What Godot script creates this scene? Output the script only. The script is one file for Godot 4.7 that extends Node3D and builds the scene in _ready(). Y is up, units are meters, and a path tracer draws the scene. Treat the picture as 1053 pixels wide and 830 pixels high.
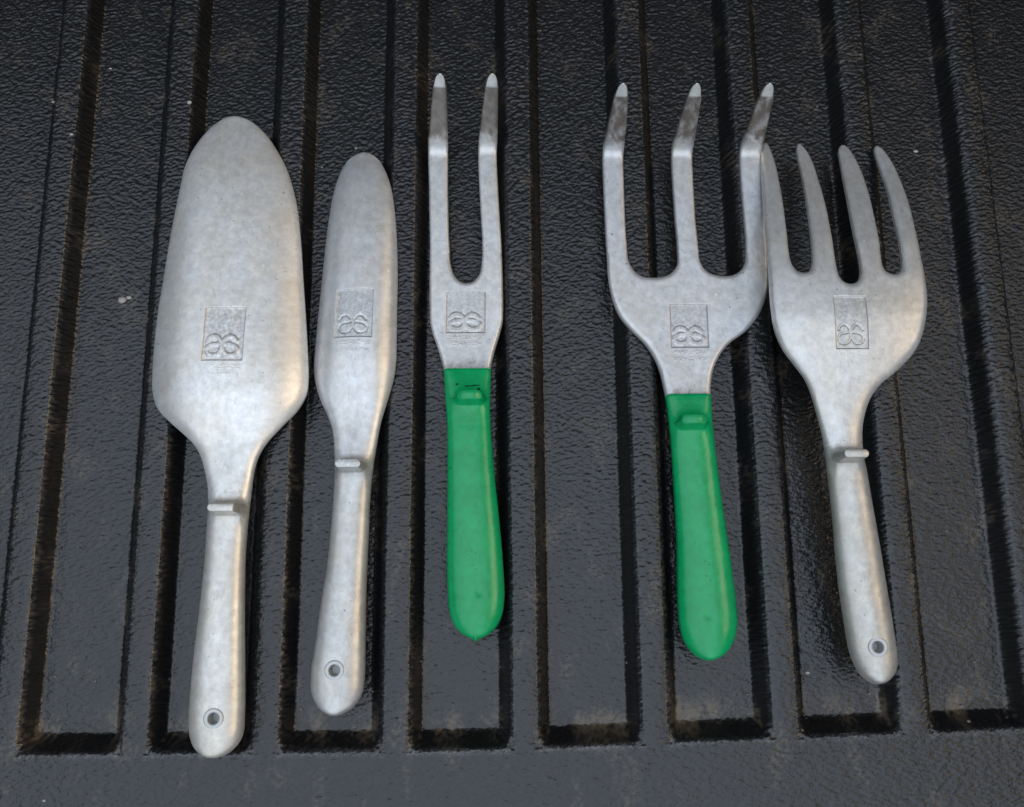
extends Node3D
# Five cast aluminium garden hand tools lying on a black ribbed truck bed liner.
# Outlines and profiles are in millimetres (x to the right, z towards the tailgate, y = 0 on top of the ribs).

const MM := 0.001
const PITCH := 64.02          # rib spacing
const RIB_X := -243.1         # right upper edge of a rib
const CHANNEL_W := 48.5
const DEPTH := 12.0

var tools := {
"trowel": {
	"slot_z": -9999.0,
	"outline": [-154.5, -166.1, -159.4, -165.1, -163.9, -162.2, -169.7, -156.7, -176.9, -145.3, -180.7, -134.0, -182.3, -121.4, -184.1, -107.6, -186.1, -88.5, -187.7, -68.6, -189.2, -52.7, -189.8, -35.8, -189.6, -16.5, -188.7, -7.5, -185.2, 1.7, -178.9, 8.2, -171.4, 14.5, -165.4, 19.8, -161.3, 24.8, -158.3, 30.9, -156.3, 37.3, -154.6, 44.3, -153.8, 53.7, -153.8, 61.0, -154.1, 84.5, -155.2, 105.6, -156.6, 126.5, -157.3, 150.2, -156.8, 160.7, -154.1, 168.2, -148.6, 172.7, -142.5, 173.7, -136.1, 170.8, -131.6, 164.7, -130.8, 155.6, -131.8, 131.9, -133.2, 105.9, -134.1, 79.3, -133.6, 61.2, -132.5, 44.5, -131.7, 34.9, -129.8, 27.6, -126.1, 20.7, -119.5, 12.6, -111.7, 3.2, -107.9, -5.2, -107.2, -13.1, -108.2, -28.6, -110.4, -51.9, -112.0, -67.8, -113.9, -87.9, -116.6, -108.4, -119.8, -122.2, -124.2, -135.0, -131.2, -147.7, -136.0, -154.6, -140.7, -159.4, -145.4, -163.1, -149.6, -165.2],
	"keys": [[-167.269, 1.3, 3, 0.5, 1.5, 0.0076, 0], [-119.041, 1.5, 3.2, 0.5, 1.6, 0.0076, 0], [-46.4259, 1.7, 3.5, 0.6, 1.8, 0.0076, 0], [-8.7337, 1.9, 4, 0.6, 2.6, 0.0076, 0], [10.0096, 2.6, 6, 0.7, 5.5, 0.0075, 0], [28.2604, 4.2, 9, 0.8, 8, 0.004, 0], [43.3583, 5.6, 14, 0.8, 9, 0, 0], [63.0018, 6.3, 14, 0.8, 9, 0, 0], [133.745, 8, 14, 0.8, 8.8, 0, 0], [174.543, 8.6, 14, 0.8, 8.8, 0, 0]],
	"spine": [-165.8, -154.4, 1.5, -157.9, -153.8, 14.6, -150.0, -153.3, 20.5, -142.1, -153.0, 24.9, -134.2, -152.2, 28.3, -126.4, -151.4, 30.2, -118.5, -150.8, 31.9, -110.6, -150.4, 33.3, -102.7, -150.2, 34.4, -94.8, -150.1, 35.3, -86.9, -150.0, 36.2, -79.0, -150.0, 36.9, -71.1, -149.9, 37.6, -63.3, -149.9, 38.3, -55.4, -149.9, 39.1, -47.5, -149.7, 39.7, -39.6, -149.5, 40.2, -31.7, -149.2, 40.6, -23.8, -148.8, 40.9, -15.9, -148.5, 41.0, -8.0, -148.2, 40.6, -0.2, -148.0, 37.8, 7.7, -147.4, 31.9, 15.6, -146.1, 24.1, 23.5, -145.0, 17.3, 31.4, -144.5, 13.7, 39.3, -143.9, 11.9, 47.2, -143.5, 10.9, 55.1, -143.5, 10.3, 62.9, -143.7, 10.1, 70.8, -143.9, 10.0, 78.7, -144.1, 10.0, 86.6, -144.0, 10.2, 94.5, -144.1, 10.5, 102.4, -144.2, 10.8, 110.3, -144.3, 11.3, 118.2, -144.3, 11.8, 126.0, -144.4, 12.2, 133.9, -144.3, 12.5, 141.8, -144.2, 12.8, 149.7, -144.2, 13.1, 157.6, -144.0, 13.0, 165.5, -143.6, 11.5, 173.4, -143.1, 1.3],
	"stamp": [-159.4, -49.7, -138.5, -49.5, -137.2, -20.8, -157.9, -21.0],
	"fin": [-141.4, 15.0, 55.8, 7.6],
	"eye": [-143.2, 17.1, 154.9],
},
"transplanter": {
	"slot_z": -9999.0,
	"outline": [-82.1, -144.8, -89.2, -141.7, -93.6, -135.8, -97.3, -125.4, -99.5, -112.9, -101.4, -94.9, -102.7, -74.6, -104.4, -49.1, -105.2, -32.5, -105.5, -22.1, -104.3, -13.0, -101.0, -2.8, -96.5, 6.3, -93.6, 14.2, -92.2, 25.0, -91.7, 33.2, -91.8, 46.7, -92.7, 64.5, -94.3, 84.0, -96.9, 103.1, -99.0, 121.9, -100.7, 136.1, -99.9, 145.3, -95.3, 152.9, -87.5, 155.9, -79.8, 152.3, -75.1, 145.5, -74.1, 137.2, -74.2, 120.5, -74.2, 94.7, -73.6, 68.4, -73.2, 50.4, -71.9, 33.9, -70.4, 22.4, -68.6, 10.9, -65.5, -0.9, -62.5, -12.6, -61.3, -21.8, -61.1, -33.7, -61.2, -51.8, -61.2, -71.5, -62.2, -94.5, -63.8, -111.1, -66.0, -123.6, -70.1, -134.8, -75.4, -142.1],
	"keys": [[-146.116, 1.3, 3, 0.5, -1.4, 0.019, 0.1], [-91.0226, 1.5, 3.2, 0.5, -1.2, 0.02, 0.1], [-46.4353, 1.7, 3.5, 0.6, -1, 0.02, 0.1], [-16.633, 2, 4, 0.7, 0, 0.018, 0.08], [4.8049, 3, 7, 0.8, 2, 0.012, 0.05], [23.1092, 5, 12, 0.8, 3.4, 0.003, 0.02], [38.3001, 6, 14, 0.8, 3.4, 0, 0], [63.1522, 6.4, 14, 0.8, 3, 0, 0], [120.821, 8, 14, 0.8, 1.8, 0, 0], [156.8, 8.4, 14, 0.8, 2.1, 0, 0]],
	"spine": [-144.5, -82.1, 0.7, -137.5, -82.2, 10.1, -130.5, -82.0, 13.5, -123.5, -81.8, 15.8, -116.5, -81.8, 17.0, -109.6, -81.7, 18.1, -102.6, -81.8, 18.8, -95.6, -81.8, 19.5, -88.6, -81.9, 19.9, -81.7, -82.0, 20.3, -74.7, -82.0, 20.7, -67.7, -82.2, 21.0, -60.7, -82.4, 21.2, -53.7, -82.6, 21.4, -46.8, -82.8, 21.7, -39.8, -83.0, 21.9, -32.8, -83.1, 22.0, -25.8, -83.3, 22.1, -18.9, -83.4, 21.7, -11.9, -83.4, 20.6, -4.9, -83.1, 18.6, 2.1, -82.4, 16.2, 9.1, -81.8, 13.7, 16.0, -81.4, 12.0, 23.0, -81.5, 11.0, 30.0, -81.6, 10.3, 37.0, -81.9, 9.8, 43.9, -82.2, 9.5, 50.9, -82.6, 9.4, 57.9, -82.9, 9.5, 64.9, -83.1, 9.6, 71.9, -83.5, 9.8, 78.8, -83.9, 10.0, 85.8, -84.3, 10.3, 92.8, -84.8, 10.7, 99.8, -85.3, 11.1, 106.7, -85.8, 11.6, 113.7, -86.2, 11.9, 120.7, -86.5, 12.3, 127.7, -86.9, 12.7, 134.7, -87.3, 13.2, 141.6, -87.4, 12.8, 148.6, -87.6, 10.3, 155.6, -87.6, 0.7],
	"stamp": [-92.6, -61.2, -73.0, -61.0, -73.8, -34.5, -93.4, -34.7],
	"fin": [-80.9, 9.1, 34.1, 6.6],
	"eye": [-87.8, 10.1, 133.9],
},
"weeder": {
	"slot_z": -78.0, "splits": [-24.0],
	"outline": [-43.4, -93.9, -44.1, -90.5, -44.3, -84.8, -43.9, -47.4, -42.4, -39.4, -39.7, -31.5, -36.9, -21.7, -36.1, -17.3, -35.2, -3.9, -34.0, 12.7, -33.8, 33.3, -33.7, 58.5, -33.8, 81.5, -33.2, 99.5, -32.6, 105.3, -31.5, 110.0, -29.3, 114.3, -26.2, 117.4, -22.9, 119.4, -20.8, 120.2, -19.1, 121.5, -17.4, 120.2, -15.0, 119.3, -11.8, 117.3, -8.6, 114.0, -6.6, 110.3, -5.3, 105.1, -4.7, 96.9, -6.0, 74.1, -7.6, 56.3, -9.4, 38.1, -10.9, 18.6, -11.5, 5.0, -11.3, -8.3, -11.0, -17.0, -10.9, -21.4, -8.8, -30.4, -6.2, -39.1, -4.5, -47.1, -4.4, -69.8, -4.8, -84.4, -5.2, -90.1, -5.9, -93.5, -14.6, -93.6, -15.3, -90.2, -15.6, -82.3, -16.9, -73.5, -20.1, -69.0, -23.9, -67.6, -27.8, -68.9, -31.0, -72.6, -32.9, -79.4, -33.6, -87.0, -33.9, -90.4, -34.8, -93.8],
	"keys": [[-105.735, 2.6, 2.2, 1.1, -3.6, 0, 0], [-41.2337, 2.8, 2.4, 1.1, -3.5, 0, 0], [-19.6687, 3.2, 3, 1.1, -2.6, 0, 0], [-19.2406, 3.9, 4, 1.2, -2.6, 0, 0], [-8.4331, 5, 9, 1, -1.4, 0, 0], [12.8079, 6.2, 14, 0.8, -0.2, 0, 0], [73.4954, 7.9, 14, 0.8, 1.5, 0, 0], [122.387, 8.8, 14, 0.8, 2.4, 0, 0]],
	"spine": [-93.6, -27.9, 15.5, -88.6, -24.6, 19.5, -83.6, -24.5, 19.7, -78.6, -24.4, 19.8, -73.6, -24.3, 19.8, -68.6, -24.2, 19.9, -63.6, -24.2, 19.8, -58.6, -24.2, 19.8, -53.6, -24.2, 19.7, -48.6, -24.2, 19.7, -43.6, -24.2, 19.0, -38.6, -24.2, 17.9, -33.6, -24.1, 16.3, -28.6, -24.0, 14.8, -23.6, -23.9, 13.5, -18.6, -23.7, 12.7, -13.6, -23.5, 12.4, -8.7, -23.4, 12.1, -3.7, -23.3, 11.9, 1.3, -23.2, 11.7, 6.3, -23.0, 11.5, 11.3, -22.7, 11.4, 16.3, -22.5, 11.5, 21.3, -22.3, 11.6, 26.3, -22.1, 11.8, 31.3, -21.8, 11.9, 36.3, -21.6, 12.1, 41.3, -21.4, 12.3, 46.3, -21.2, 12.6, 51.3, -20.9, 12.8, 56.3, -20.7, 13.1, 61.3, -20.4, 13.3, 66.3, -20.2, 13.5, 71.3, -20.0, 13.8, 76.3, -19.8, 14.0, 81.3, -19.7, 14.1, 86.3, -19.5, 14.2, 91.3, -19.3, 14.2, 96.3, -19.0, 14.3, 101.3, -19.0, 14.0, 106.3, -18.9, 13.4, 111.3, -19.0, 11.9, 116.2, -19.1, 8.3, 121.2, -19.1, 0.4],
	"stamp": [-34.7, -62.4, -13.9, -62.2, -13.7, -39.2, -34.6, -39.4],
	"fin": [-22.9, 4.1, -2.5, 7.1],
	"dimple": [-17.2, 97.6],
	"tines": [[[-38.7, -3.6, -84.7, 5.5, -39.1, -3.6, -94.4, 5.2, -39.4, -3.6, -104.2, 5.2, -39.8, -3.6, -123.3, 5.2, -40.1, -3.6, -139.1, 5.5], [-40.2, -3.6, -146.8], [-36.3, 35.9, -170.4]], [[-10.1, -3.6, -84.5, 5.4, -10.3, -3.6, -94.1, 5.2, -10.9, -3.6, -103.9, 5.2, -11.8, -3.6, -123.0, 5.2, -12.4, -3.6, -138.9, 5.2], [-12.4, -3.6, -147.8], [-8.6, 35.9, -170.1]]],
},
"cultivator": {
	"slot_z": -76.0, "splits": [76.0, 114.2],
	"outline": [52.8, -90.3, 52.1, -86.9, 52.2, -81.3, 52.5, -68.0, 54.1, -57.3, 57.4, -47.3, 63.3, -39.0, 70.3, -31.4, 75.0, -23.8, 78.0, -15.5, 79.7, -6.3, 80.5, -1.0, 81.9, 17.6, 82.6, 46.0, 82.9, 73.6, 82.1, 100.7, 82.7, 116.6, 86.6, 126.2, 93.9, 131.5, 101.1, 130.2, 107.4, 124.7, 110.9, 115.1, 111.0, 102.7, 109.2, 79.3, 107.0, 55.5, 105.1, 33.1, 104.0, 14.8, 104.0, 0.3, 104.1, -6.0, 105.8, -15.3, 109.6, -23.5, 115.4, -30.6, 124.5, -37.3, 131.9, -45.8, 136.9, -57.3, 138.8, -67.2, 139.2, -80.5, 139.1, -86.1, 138.6, -89.5, 128.6, -89.6, 127.9, -86.2, 127.5, -81.2, 126.7, -75.6, 123.0, -70.4, 117.1, -68.2, 110.1, -68.8, 105.1, -71.4, 102.3, -76.8, 101.8, -82.0, 101.4, -86.5, 100.6, -89.9, 91.5, -89.9, 90.8, -86.6, 90.6, -82.1, 89.9, -74.9, 85.7, -69.6, 79.6, -67.7, 72.1, -68.0, 67.1, -70.9, 63.8, -77.2, 63.3, -82.4, 63.0, -86.8, 62.0, -90.2],
	"keys": [[-101.772, 2.6, 2.4, 1.1, 2.9, 0, 0], [-32.7239, 2.9, 2.8, 1.1, 3.1, 0, 0], [-2.6824, 3.4, 4, 1.1, 3.8, 0, 0], [-2.2653, 4.1, 5, 1.2, 3.8, 0, 0], [6.9271, 5, 9, 1, 4, 0, 0], [24.9332, 6.4, 14, 0.8, 4, 0, 0], [89.265, 8.4, 14, 0.8, 3, 0, 0], [132.35, 9.2, 14, 0.8, 2.8, 0, 0]],
	"spine": [-90.0, 57.4, 4.7, -84.9, 95.6, 43.5, -79.7, 95.7, 43.5, -74.6, 95.7, 43.3, -69.4, 95.7, 43.2, -64.3, 95.6, 42.6, -59.1, 95.5, 41.7, -54.0, 95.3, 40.1, -48.9, 95.1, 38.2, -43.7, 95.0, 35.1, -38.6, 94.7, 31.0, -33.4, 93.8, 25.4, -28.3, 92.8, 20.6, -23.1, 92.3, 17.1, -18.0, 92.1, 15.0, -12.8, 91.9, 13.4, -7.7, 91.9, 12.5, -2.5, 92.2, 11.9, 2.6, 92.4, 11.6, 7.7, 92.6, 11.4, 12.9, 92.8, 11.2, 18.0, 93.1, 11.2, 23.2, 93.3, 11.2, 28.3, 93.5, 11.3, 33.5, 93.7, 11.4, 38.6, 94.0, 11.6, 43.8, 94.3, 11.8, 48.9, 94.6, 11.9, 54.1, 94.8, 12.1, 59.2, 95.1, 12.3, 64.3, 95.3, 12.5, 69.5, 95.6, 12.7, 74.6, 95.8, 12.9, 79.8, 96.0, 13.2, 84.9, 96.1, 13.5, 90.1, 96.2, 13.8, 95.2, 96.4, 14.1, 100.4, 96.5, 14.4, 105.5, 96.7, 14.4, 110.6, 96.7, 14.2, 115.8, 96.7, 14.0, 120.9, 96.6, 12.2, 126.1, 96.2, 9.7, 131.2, 94.5, 1.0],
	"stamp": [84.7, -52.0, 104.4, -51.8, 103.1, -28.1, 83.6, -28.3],
	"fin": [91.7, 9.4, 12.6, 7.0],
	"dimple": [94.7, 109.5],
	"tines": [[[57.7, 3.0, -81.3, 5.6, 57.4, 2.9, -90.8, 5.5, 57.2, 2.9, -100.4, 5.5, 57.1, 2.9, -119.3, 5.6, 57.1, 2.9, -133.8, 5.7], [57.3, 2.9, -141.4], [59.2, 42.4, -159.9]], [[96.2, 3.0, -80.9, 5.7, 96.0, 2.9, -90.5, 5.5, 95.5, 2.9, -100.1, 5.5, 95.3, 2.9, -118.9, 5.6, 95.3, 2.9, -133.4, 5.7], [95.5, 2.9, -141.6], [97.5, 42.4, -159.5]], [[133.3, 3.0, -80.6, 5.9, 133.6, 2.9, -90.1, 5.7, 133.3, 2.9, -99.7, 5.7, 133.1, 2.9, -118.6, 5.8, 133.1, 2.9, -133.0, 5.8], [133.4, 2.9, -141.2], [135.3, 42.4, -159.2]]],
},
"fork": {
	"slot_z": -66.0, "splits": [153.5, 178.0, 201.0],
	"outline": [141.0, -145.0, 139.3, -139.6, 137.8, -125.0, 136.3, -108.6, 134.4, -80.6, 134.0, -63.9, 133.6, -53.1, 133.6, -44.6, 134.5, -33.2, 138.1, -22.6, 143.6, -14.0, 148.3, -6.8, 151.2, 1.0, 153.5, 10.5, 155.8, 21.0, 156.9, 29.5, 158.0, 42.6, 159.2, 62.1, 159.8, 81.4, 160.8, 98.9, 162.3, 114.7, 163.9, 127.2, 167.3, 136.9, 171.1, 141.1, 175.7, 143.0, 181.5, 140.8, 185.4, 136.0, 186.4, 130.5, 186.0, 123.1, 184.1, 102.3, 181.5, 78.4, 178.8, 55.8, 176.9, 39.6, 175.7, 31.9, 175.5, 24.1, 175.9, 18.3, 177.3, 11.9, 180.4, 4.1, 185.8, -3.1, 193.8, -9.4, 202.8, -17.8, 208.3, -26.3, 211.8, -36.9, 213.8, -47.0, 214.1, -57.7, 213.8, -72.1, 213.7, -88.5, 213.6, -103.3, 212.8, -117.5, 210.6, -131.5, 207.3, -141.0, 204.3, -143.9, 202.6, -141.7, 202.8, -131.6, 203.9, -114.4, 203.6, -94.5, 203.5, -77.2, 202.6, -66.1, 200.1, -61.6, 196.8, -60.8, 193.2, -62.3, 191.8, -66.7, 192.5, -81.5, 192.9, -100.6, 192.7, -119.3, 191.2, -132.0, 188.0, -142.8, 185.0, -144.6, 182.7, -141.2, 182.1, -133.8, 181.1, -111.5, 180.3, -85.9, 180.6, -66.5, 179.3, -59.1, 176.3, -55.8, 171.5, -55.9, 168.6, -59.3, 167.8, -66.6, 168.0, -83.1, 168.2, -103.8, 167.5, -121.1, 166.4, -134.0, 163.8, -142.8, 161.0, -145.6, 159.3, -140.8, 159.4, -122.8, 158.6, -102.4, 157.1, -76.1, 155.8, -66.5, 153.1, -62.5, 148.3, -62.8, 145.6, -66.9, 144.8, -73.9, 145.6, -95.1, 146.3, -116.5, 146.0, -132.4, 144.4, -143.8, 142.6, -146.5],
	"keys": [[-146.04, 1.6, 1.6, 0.9, 1.9, 0, 0], [-124.606, 2.4, 2, 1, 7.5, 0.0005, 0], [-101.743, 2.9, 2.4, 1.1, 14, 0.001, 0], [-80.4485, 3, 2.6, 1.2, 19, 0.0015, 0], [-60.7587, 3, 3, 1.2, 21.5, 0.002, 0], [-36.7517, 3, 3.4, 1.2, 22.5, 0.0028, 0], [-8.9118, 3.2, 5, 1.1, 21.5, 0.003, 0], [10.8403, 4.2, 9, 1, 20, 0.003, 0], [27.909, 5.6, 14, 0.8, 18, 0, 0], [47.2838, 6.6, 14, 0.8, 16, 0, 0], [94.9668, 8, 14, 0.8, 11.8, 0, 0], [144.126, 8.6, 14, 0.8, 8.8, 0, 0]],
	"spine": [-146.2, 142.5, 0.3, -139.5, 173.6, 34.2, -132.7, 174.4, 35.8, -126.0, 174.7, 36.8, -119.3, 174.9, 37.6, -112.6, 174.9, 38.2, -105.9, 174.8, 38.6, -99.2, 174.6, 39.0, -92.4, 174.4, 39.2, -85.7, 174.2, 39.5, -79.0, 174.1, 39.7, -72.3, 174.0, 39.8, -65.6, 174.0, 40.0, -58.8, 173.9, 40.1, -52.1, 173.8, 40.2, -45.4, 173.5, 39.9, -38.7, 173.1, 39.1, -32.0, 172.6, 37.6, -25.3, 172.4, 35.2, -18.5, 172.0, 31.3, -11.8, 170.7, 25.7, -5.1, 168.6, 19.7, 1.6, 166.8, 15.5, 8.3, 165.8, 12.9, 15.0, 165.5, 11.1, 21.8, 165.8, 9.9, 28.5, 166.2, 9.4, 35.2, 166.8, 9.4, 41.9, 167.6, 9.6, 48.6, 168.2, 9.8, 55.4, 168.8, 10.0, 62.1, 169.4, 10.2, 68.8, 169.9, 10.5, 75.5, 170.4, 10.7, 82.2, 170.9, 11.0, 88.9, 171.4, 11.2, 95.7, 172.0, 11.3, 102.4, 172.6, 11.5, 109.1, 173.2, 11.5, 115.8, 173.8, 11.5, 122.5, 174.6, 11.3, 129.2, 175.5, 10.9, 136.0, 176.2, 9.2, 142.7, 175.7, 0.8],
	"stamp": [163.7, -48.0, 180.0, -47.8, 178.9, -20.7, 161.3, -20.9],
	"fin": [163.7, 23.4, 33.6, 6.2],
	"eye": [174.7, 18.3, 125.0],
},
}

var grain := FastNoiseLite.new()
var edge_noise := FastNoiseLite.new()
var patch := FastNoiseLite.new()
var speck := FastNoiseLite.new()
var mats := {}

func _ready() -> void:
	# ---------- camera, sky, sun, exposure ----------
	var cam := Camera3D.new()
	cam.name = "camera"
	cam.transform = Transform3D(Basis(Vector3(0.999953, 0, 0.009685), Vector3(0.009476, 0.206778, -0.978342), Vector3(-0.002003, 0.978388, 0.206769)), Vector3(-0.000975, 0.476475, 0.100696))
	cam.fov = 47.194
	cam.near = 0.02
	cam.far = 60.0
	add_child(cam)
	var env := Environment.new()
	env.background_mode = Environment.BG_SKY
	var sm := ProceduralSkyMaterial.new()
	sm.sky_top_color = Color(0.875, 0.925, 0.99)
	sm.sky_horizon_color = Color(0.56, 0.57, 0.585)
	sm.sky_curve = 0.6
	sm.ground_bottom_color = Color(0.12, 0.115, 0.11)
	sm.ground_horizon_color = Color(0.2, 0.2, 0.2)
	sm.sky_energy_multiplier = 1.34
	sm.sun_angle_max = 1.0
	var sky := Sky.new()
	sky.sky_material = sm
	env.sky = sky
	env.tonemap_mode = Environment.TONE_MAPPER_LINEAR
	env.tonemap_exposure = 1.0
	env.sdfgi_enabled = true
	env.ssao_enabled = true
	env.ssil_enabled = true
	var we := WorldEnvironment.new()
	we.name = "world_environment"
	we.environment = env
	add_child(we)
	var sun := DirectionalLight3D.new()
	sun.name = "sun"
	sun.light_color = Color(1.0, 0.9, 0.76)
	sun.light_energy = 0.28
	sun.light_angular_distance = 30.0
	sun.shadow_enabled = true
	add_child(sun)
	sun.look_at_from_position(Vector3(1.3, 0.95, -0.15), Vector3.ZERO, Vector3.UP)

	# ---------- noises and materials ----------
	grain.seed = 3; grain.noise_type = FastNoiseLite.TYPE_SIMPLEX_SMOOTH; grain.frequency = 1.0
	grain.fractal_type = FastNoiseLite.FRACTAL_FBM; grain.fractal_octaves = 2; grain.fractal_gain = 0.45
	edge_noise.seed = 11; edge_noise.noise_type = FastNoiseLite.TYPE_SIMPLEX_SMOOTH; edge_noise.frequency = 1.0; edge_noise.fractal_octaves = 2
	patch.seed = 21; patch.noise_type = FastNoiseLite.TYPE_SIMPLEX_SMOOTH; patch.frequency = 1.0; patch.fractal_octaves = 3
	speck.seed = 33; speck.noise_type = FastNoiseLite.TYPE_CELLULAR; speck.frequency = 1.0
	make_materials()

	# ---------- the truck bed ----------
	build_liner()
	build_cab_blocker()

	build_grit()

	# ---------- the tools ----------
	build_tool("trowel", "hand_trowel", "broad bare aluminium hand trowel with wide rounded blade, at the left end of the row", "trowel")
	build_tool("transplanter", "transplanting_trowel", "narrow bare aluminium transplanting trowel with slim rounded blade, beside the broad trowel", "trowel")
	build_tool("weeder", "two_pronged_weeder", "two-pronged aluminium weeding claw with green dipped handle and upturned tips", "weeder")
	build_tool("cultivator", "three_pronged_cultivator", "three-pronged aluminium cultivator with green dipped handle and dirty upturned tips", "cultivator")
	build_tool("fork", "hand_fork", "four-tined bare aluminium hand fork with curved pointed tines, at the right end of the row", "fork")

# ------------------------------------------------------------------ materials
func tone_texture(size: int, mm: float, low: float, high: float, scratches: int, specks: int, seed_: int, tint: Color, coarse := 0.03) -> ImageTexture:
	# mottled tone with pits and fine scratches; the tile is mm millimetres wide
	var a := FastNoiseLite.new()
	a.seed = seed_; a.noise_type = FastNoiseLite.TYPE_SIMPLEX_SMOOTH; a.frequency = coarse; a.fractal_octaves = 5; a.fractal_gain = 0.72
	var im := a.get_seamless_image(size, size)
	im.convert(Image.FORMAT_L8)
	var src := im.get_data()
	var out := PackedByteArray()
	out.resize(size * size * 3)
	var rng := RandomNumberGenerator.new()
	rng.seed = seed_
	var mul := PackedFloat32Array()
	mul.resize(size * size)
	mul.fill(1.0)
	for k in scratches:
		var x := rng.randf() * size
		var y := rng.randf() * size
		var ang := PI / 2 + rng.randfn(0.0, 0.35)
		if rng.randf() < 0.2: ang += rng.randfn(0.0, 1.0)
		var n := int(rng.randf_range(6, 46))
		var s := rng.randf_range(0.72, 0.95) if rng.randf() < 0.7 else rng.randf_range(1.04, 1.12)
		for i in n:
			var q := posmod(int(y), size) * size + posmod(int(x), size)
			mul[q] = lerpf(1.0, s, sin(PI * (i + 0.5) / n))
			x += cos(ang); y += sin(ang)
			ang += rng.randfn(0.0, 0.02)
	for k in specks:
		var x := rng.randf() * size
		var y := rng.randf() * size
		var r := rng.randf_range(0.6, 2.2) * (1.7 if rng.randf() < 0.08 else 1.0)
		var s := rng.randf_range(0.62, 0.9) if rng.randf() < 0.75 else rng.randf_range(1.04, 1.14)
		for j in range(-4, 5):
			for i in range(-4, 5):
				var dd := Vector2(i, j * rng.randf_range(0.8, 1.2)).length()
				if dd < r:
					mul[posmod(int(y) + j, size) * size + posmod(int(x) + i, size)] *= s
	for i in size * size:
		var v := lerpf(low, high, src[i] / 255.0) * mul[i]
		out[i * 3] = clampi(int(255.0 * v * tint.r), 0, 255)
		out[i * 3 + 1] = clampi(int(255.0 * v * tint.g), 0, 255)
		out[i * 3 + 2] = clampi(int(255.0 * v * tint.b), 0, 255)
	return ImageTexture.create_from_image(Image.create_from_data(size, size, false, Image.FORMAT_RGB8, out))

func noise_tex(size: int, freq: float, octaves: int, seed_: int, low: float, high: float, normal := false, bump := 4.0) -> NoiseTexture2D:
	var n := FastNoiseLite.new()
	n.seed = seed_; n.noise_type = FastNoiseLite.TYPE_SIMPLEX_SMOOTH; n.frequency = freq; n.fractal_octaves = octaves
	var t := NoiseTexture2D.new()
	t.width = size; t.height = size; t.seamless = true; t.noise = n
	if normal:
		t.as_normal_map = true; t.bump_strength = bump
	else:
		var g := Gradient.new()
		g.set_color(0, Color(low, low, low)); g.set_color(1, Color(high, high, high))
		t.color_ramp = g
	return t

func make_materials() -> void:
	var al := StandardMaterial3D.new()
	al.albedo_color = Color(1, 1, 1)
	al.albedo_texture = tone_texture(768, 150, 0.80, 0.98, 300, 300, 5, Color(1.0, 1.0, 0.995))
	al.vertex_color_use_as_albedo = true
	al.metallic = 0.55
	al.roughness = 1.0
	al.roughness_texture = noise_tex(512, 0.02, 4, 9, 0.34, 0.46)
	al.roughness_texture_channel = BaseMaterial3D.TEXTURE_CHANNEL_GRAYSCALE
	al.normal_enabled = true
	al.normal_texture = noise_tex(512, 0.09, 3, 17, 0, 1, true, 2.0)
	al.normal_scale = 0.07
	al.uv1_triplanar = true
	al.uv1_scale = Vector3.ONE * (1.0 / 0.15)
	mats.aluminium = al
	var gr := StandardMaterial3D.new()
	gr.albedo_color = Color(0.01, 0.66, 0.39)
	gr.albedo_texture = tone_texture(512, 150, 0.86, 1.0, 60, 160, 8, Color(1, 1, 1), 0.012)
	gr.vertex_color_use_as_albedo = true
	gr.roughness = 1.0
	gr.roughness_texture = noise_tex(512, 0.02, 4, 19, 0.24, 0.34)
	gr.roughness_texture_channel = BaseMaterial3D.TEXTURE_CHANNEL_GRAYSCALE
	gr.normal_enabled = true
	gr.normal_texture = noise_tex(512, 0.03, 3, 27, 0, 1, true, 2.0)
	gr.normal_scale = 0.25
	gr.uv1_triplanar = true
	gr.uv1_scale = Vector3.ONE * (1.0 / 0.12)
	gr.metallic_specular = 0.5
	mats.green = gr
	var ey := StandardMaterial3D.new()
	ey.albedo_color = Color(0.74, 0.745, 0.74)
	ey.metallic = 0.5
	ey.roughness = 0.5
	mats.eyelet = ey
	var bed := StandardMaterial3D.new()
	bed.albedo_color = Color(1, 1, 1)
	bed.vertex_color_use_as_albedo = true
	bed.roughness = 1.0
	bed.roughness_texture = noise_tex(512, 0.03, 4, 29, 0.24, 0.36)
	bed.roughness_texture_channel = BaseMaterial3D.TEXTURE_CHANNEL_GRAYSCALE
	bed.normal_enabled = true
	bed.normal_texture = noise_tex(512, 0.06, 3, 37, 0, 1, true, 4.0)
	bed.normal_scale = 0.36
	bed.uv1_triplanar = true
	bed.uv1_world_triplanar = true
	bed.uv1_scale = Vector3.ONE * (1.0 / 0.06)
	bed.metallic_specular = 0.54
	mats.bed = bed
	var gt := StandardMaterial3D.new()
	gt.vertex_color_use_as_albedo = true
	gt.roughness = 0.9
	mats.grit = gt
	var pn := StandardMaterial3D.new()
	pn.albedo_color = Color(0.10, 0.10, 0.11)
	pn.roughness = 0.5
	mats.panel = pn
	var gl := StandardMaterial3D.new()
	gl.albedo_color = Color(0.03, 0.035, 0.04)
	gl.roughness = 0.08
	mats.glass = gl

# ------------------------------------------------------------------ truck bed liner
func end_z(x: float) -> float:
	return 173.4 - 0.028 * maxf(0.0, x + 20.0)

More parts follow.
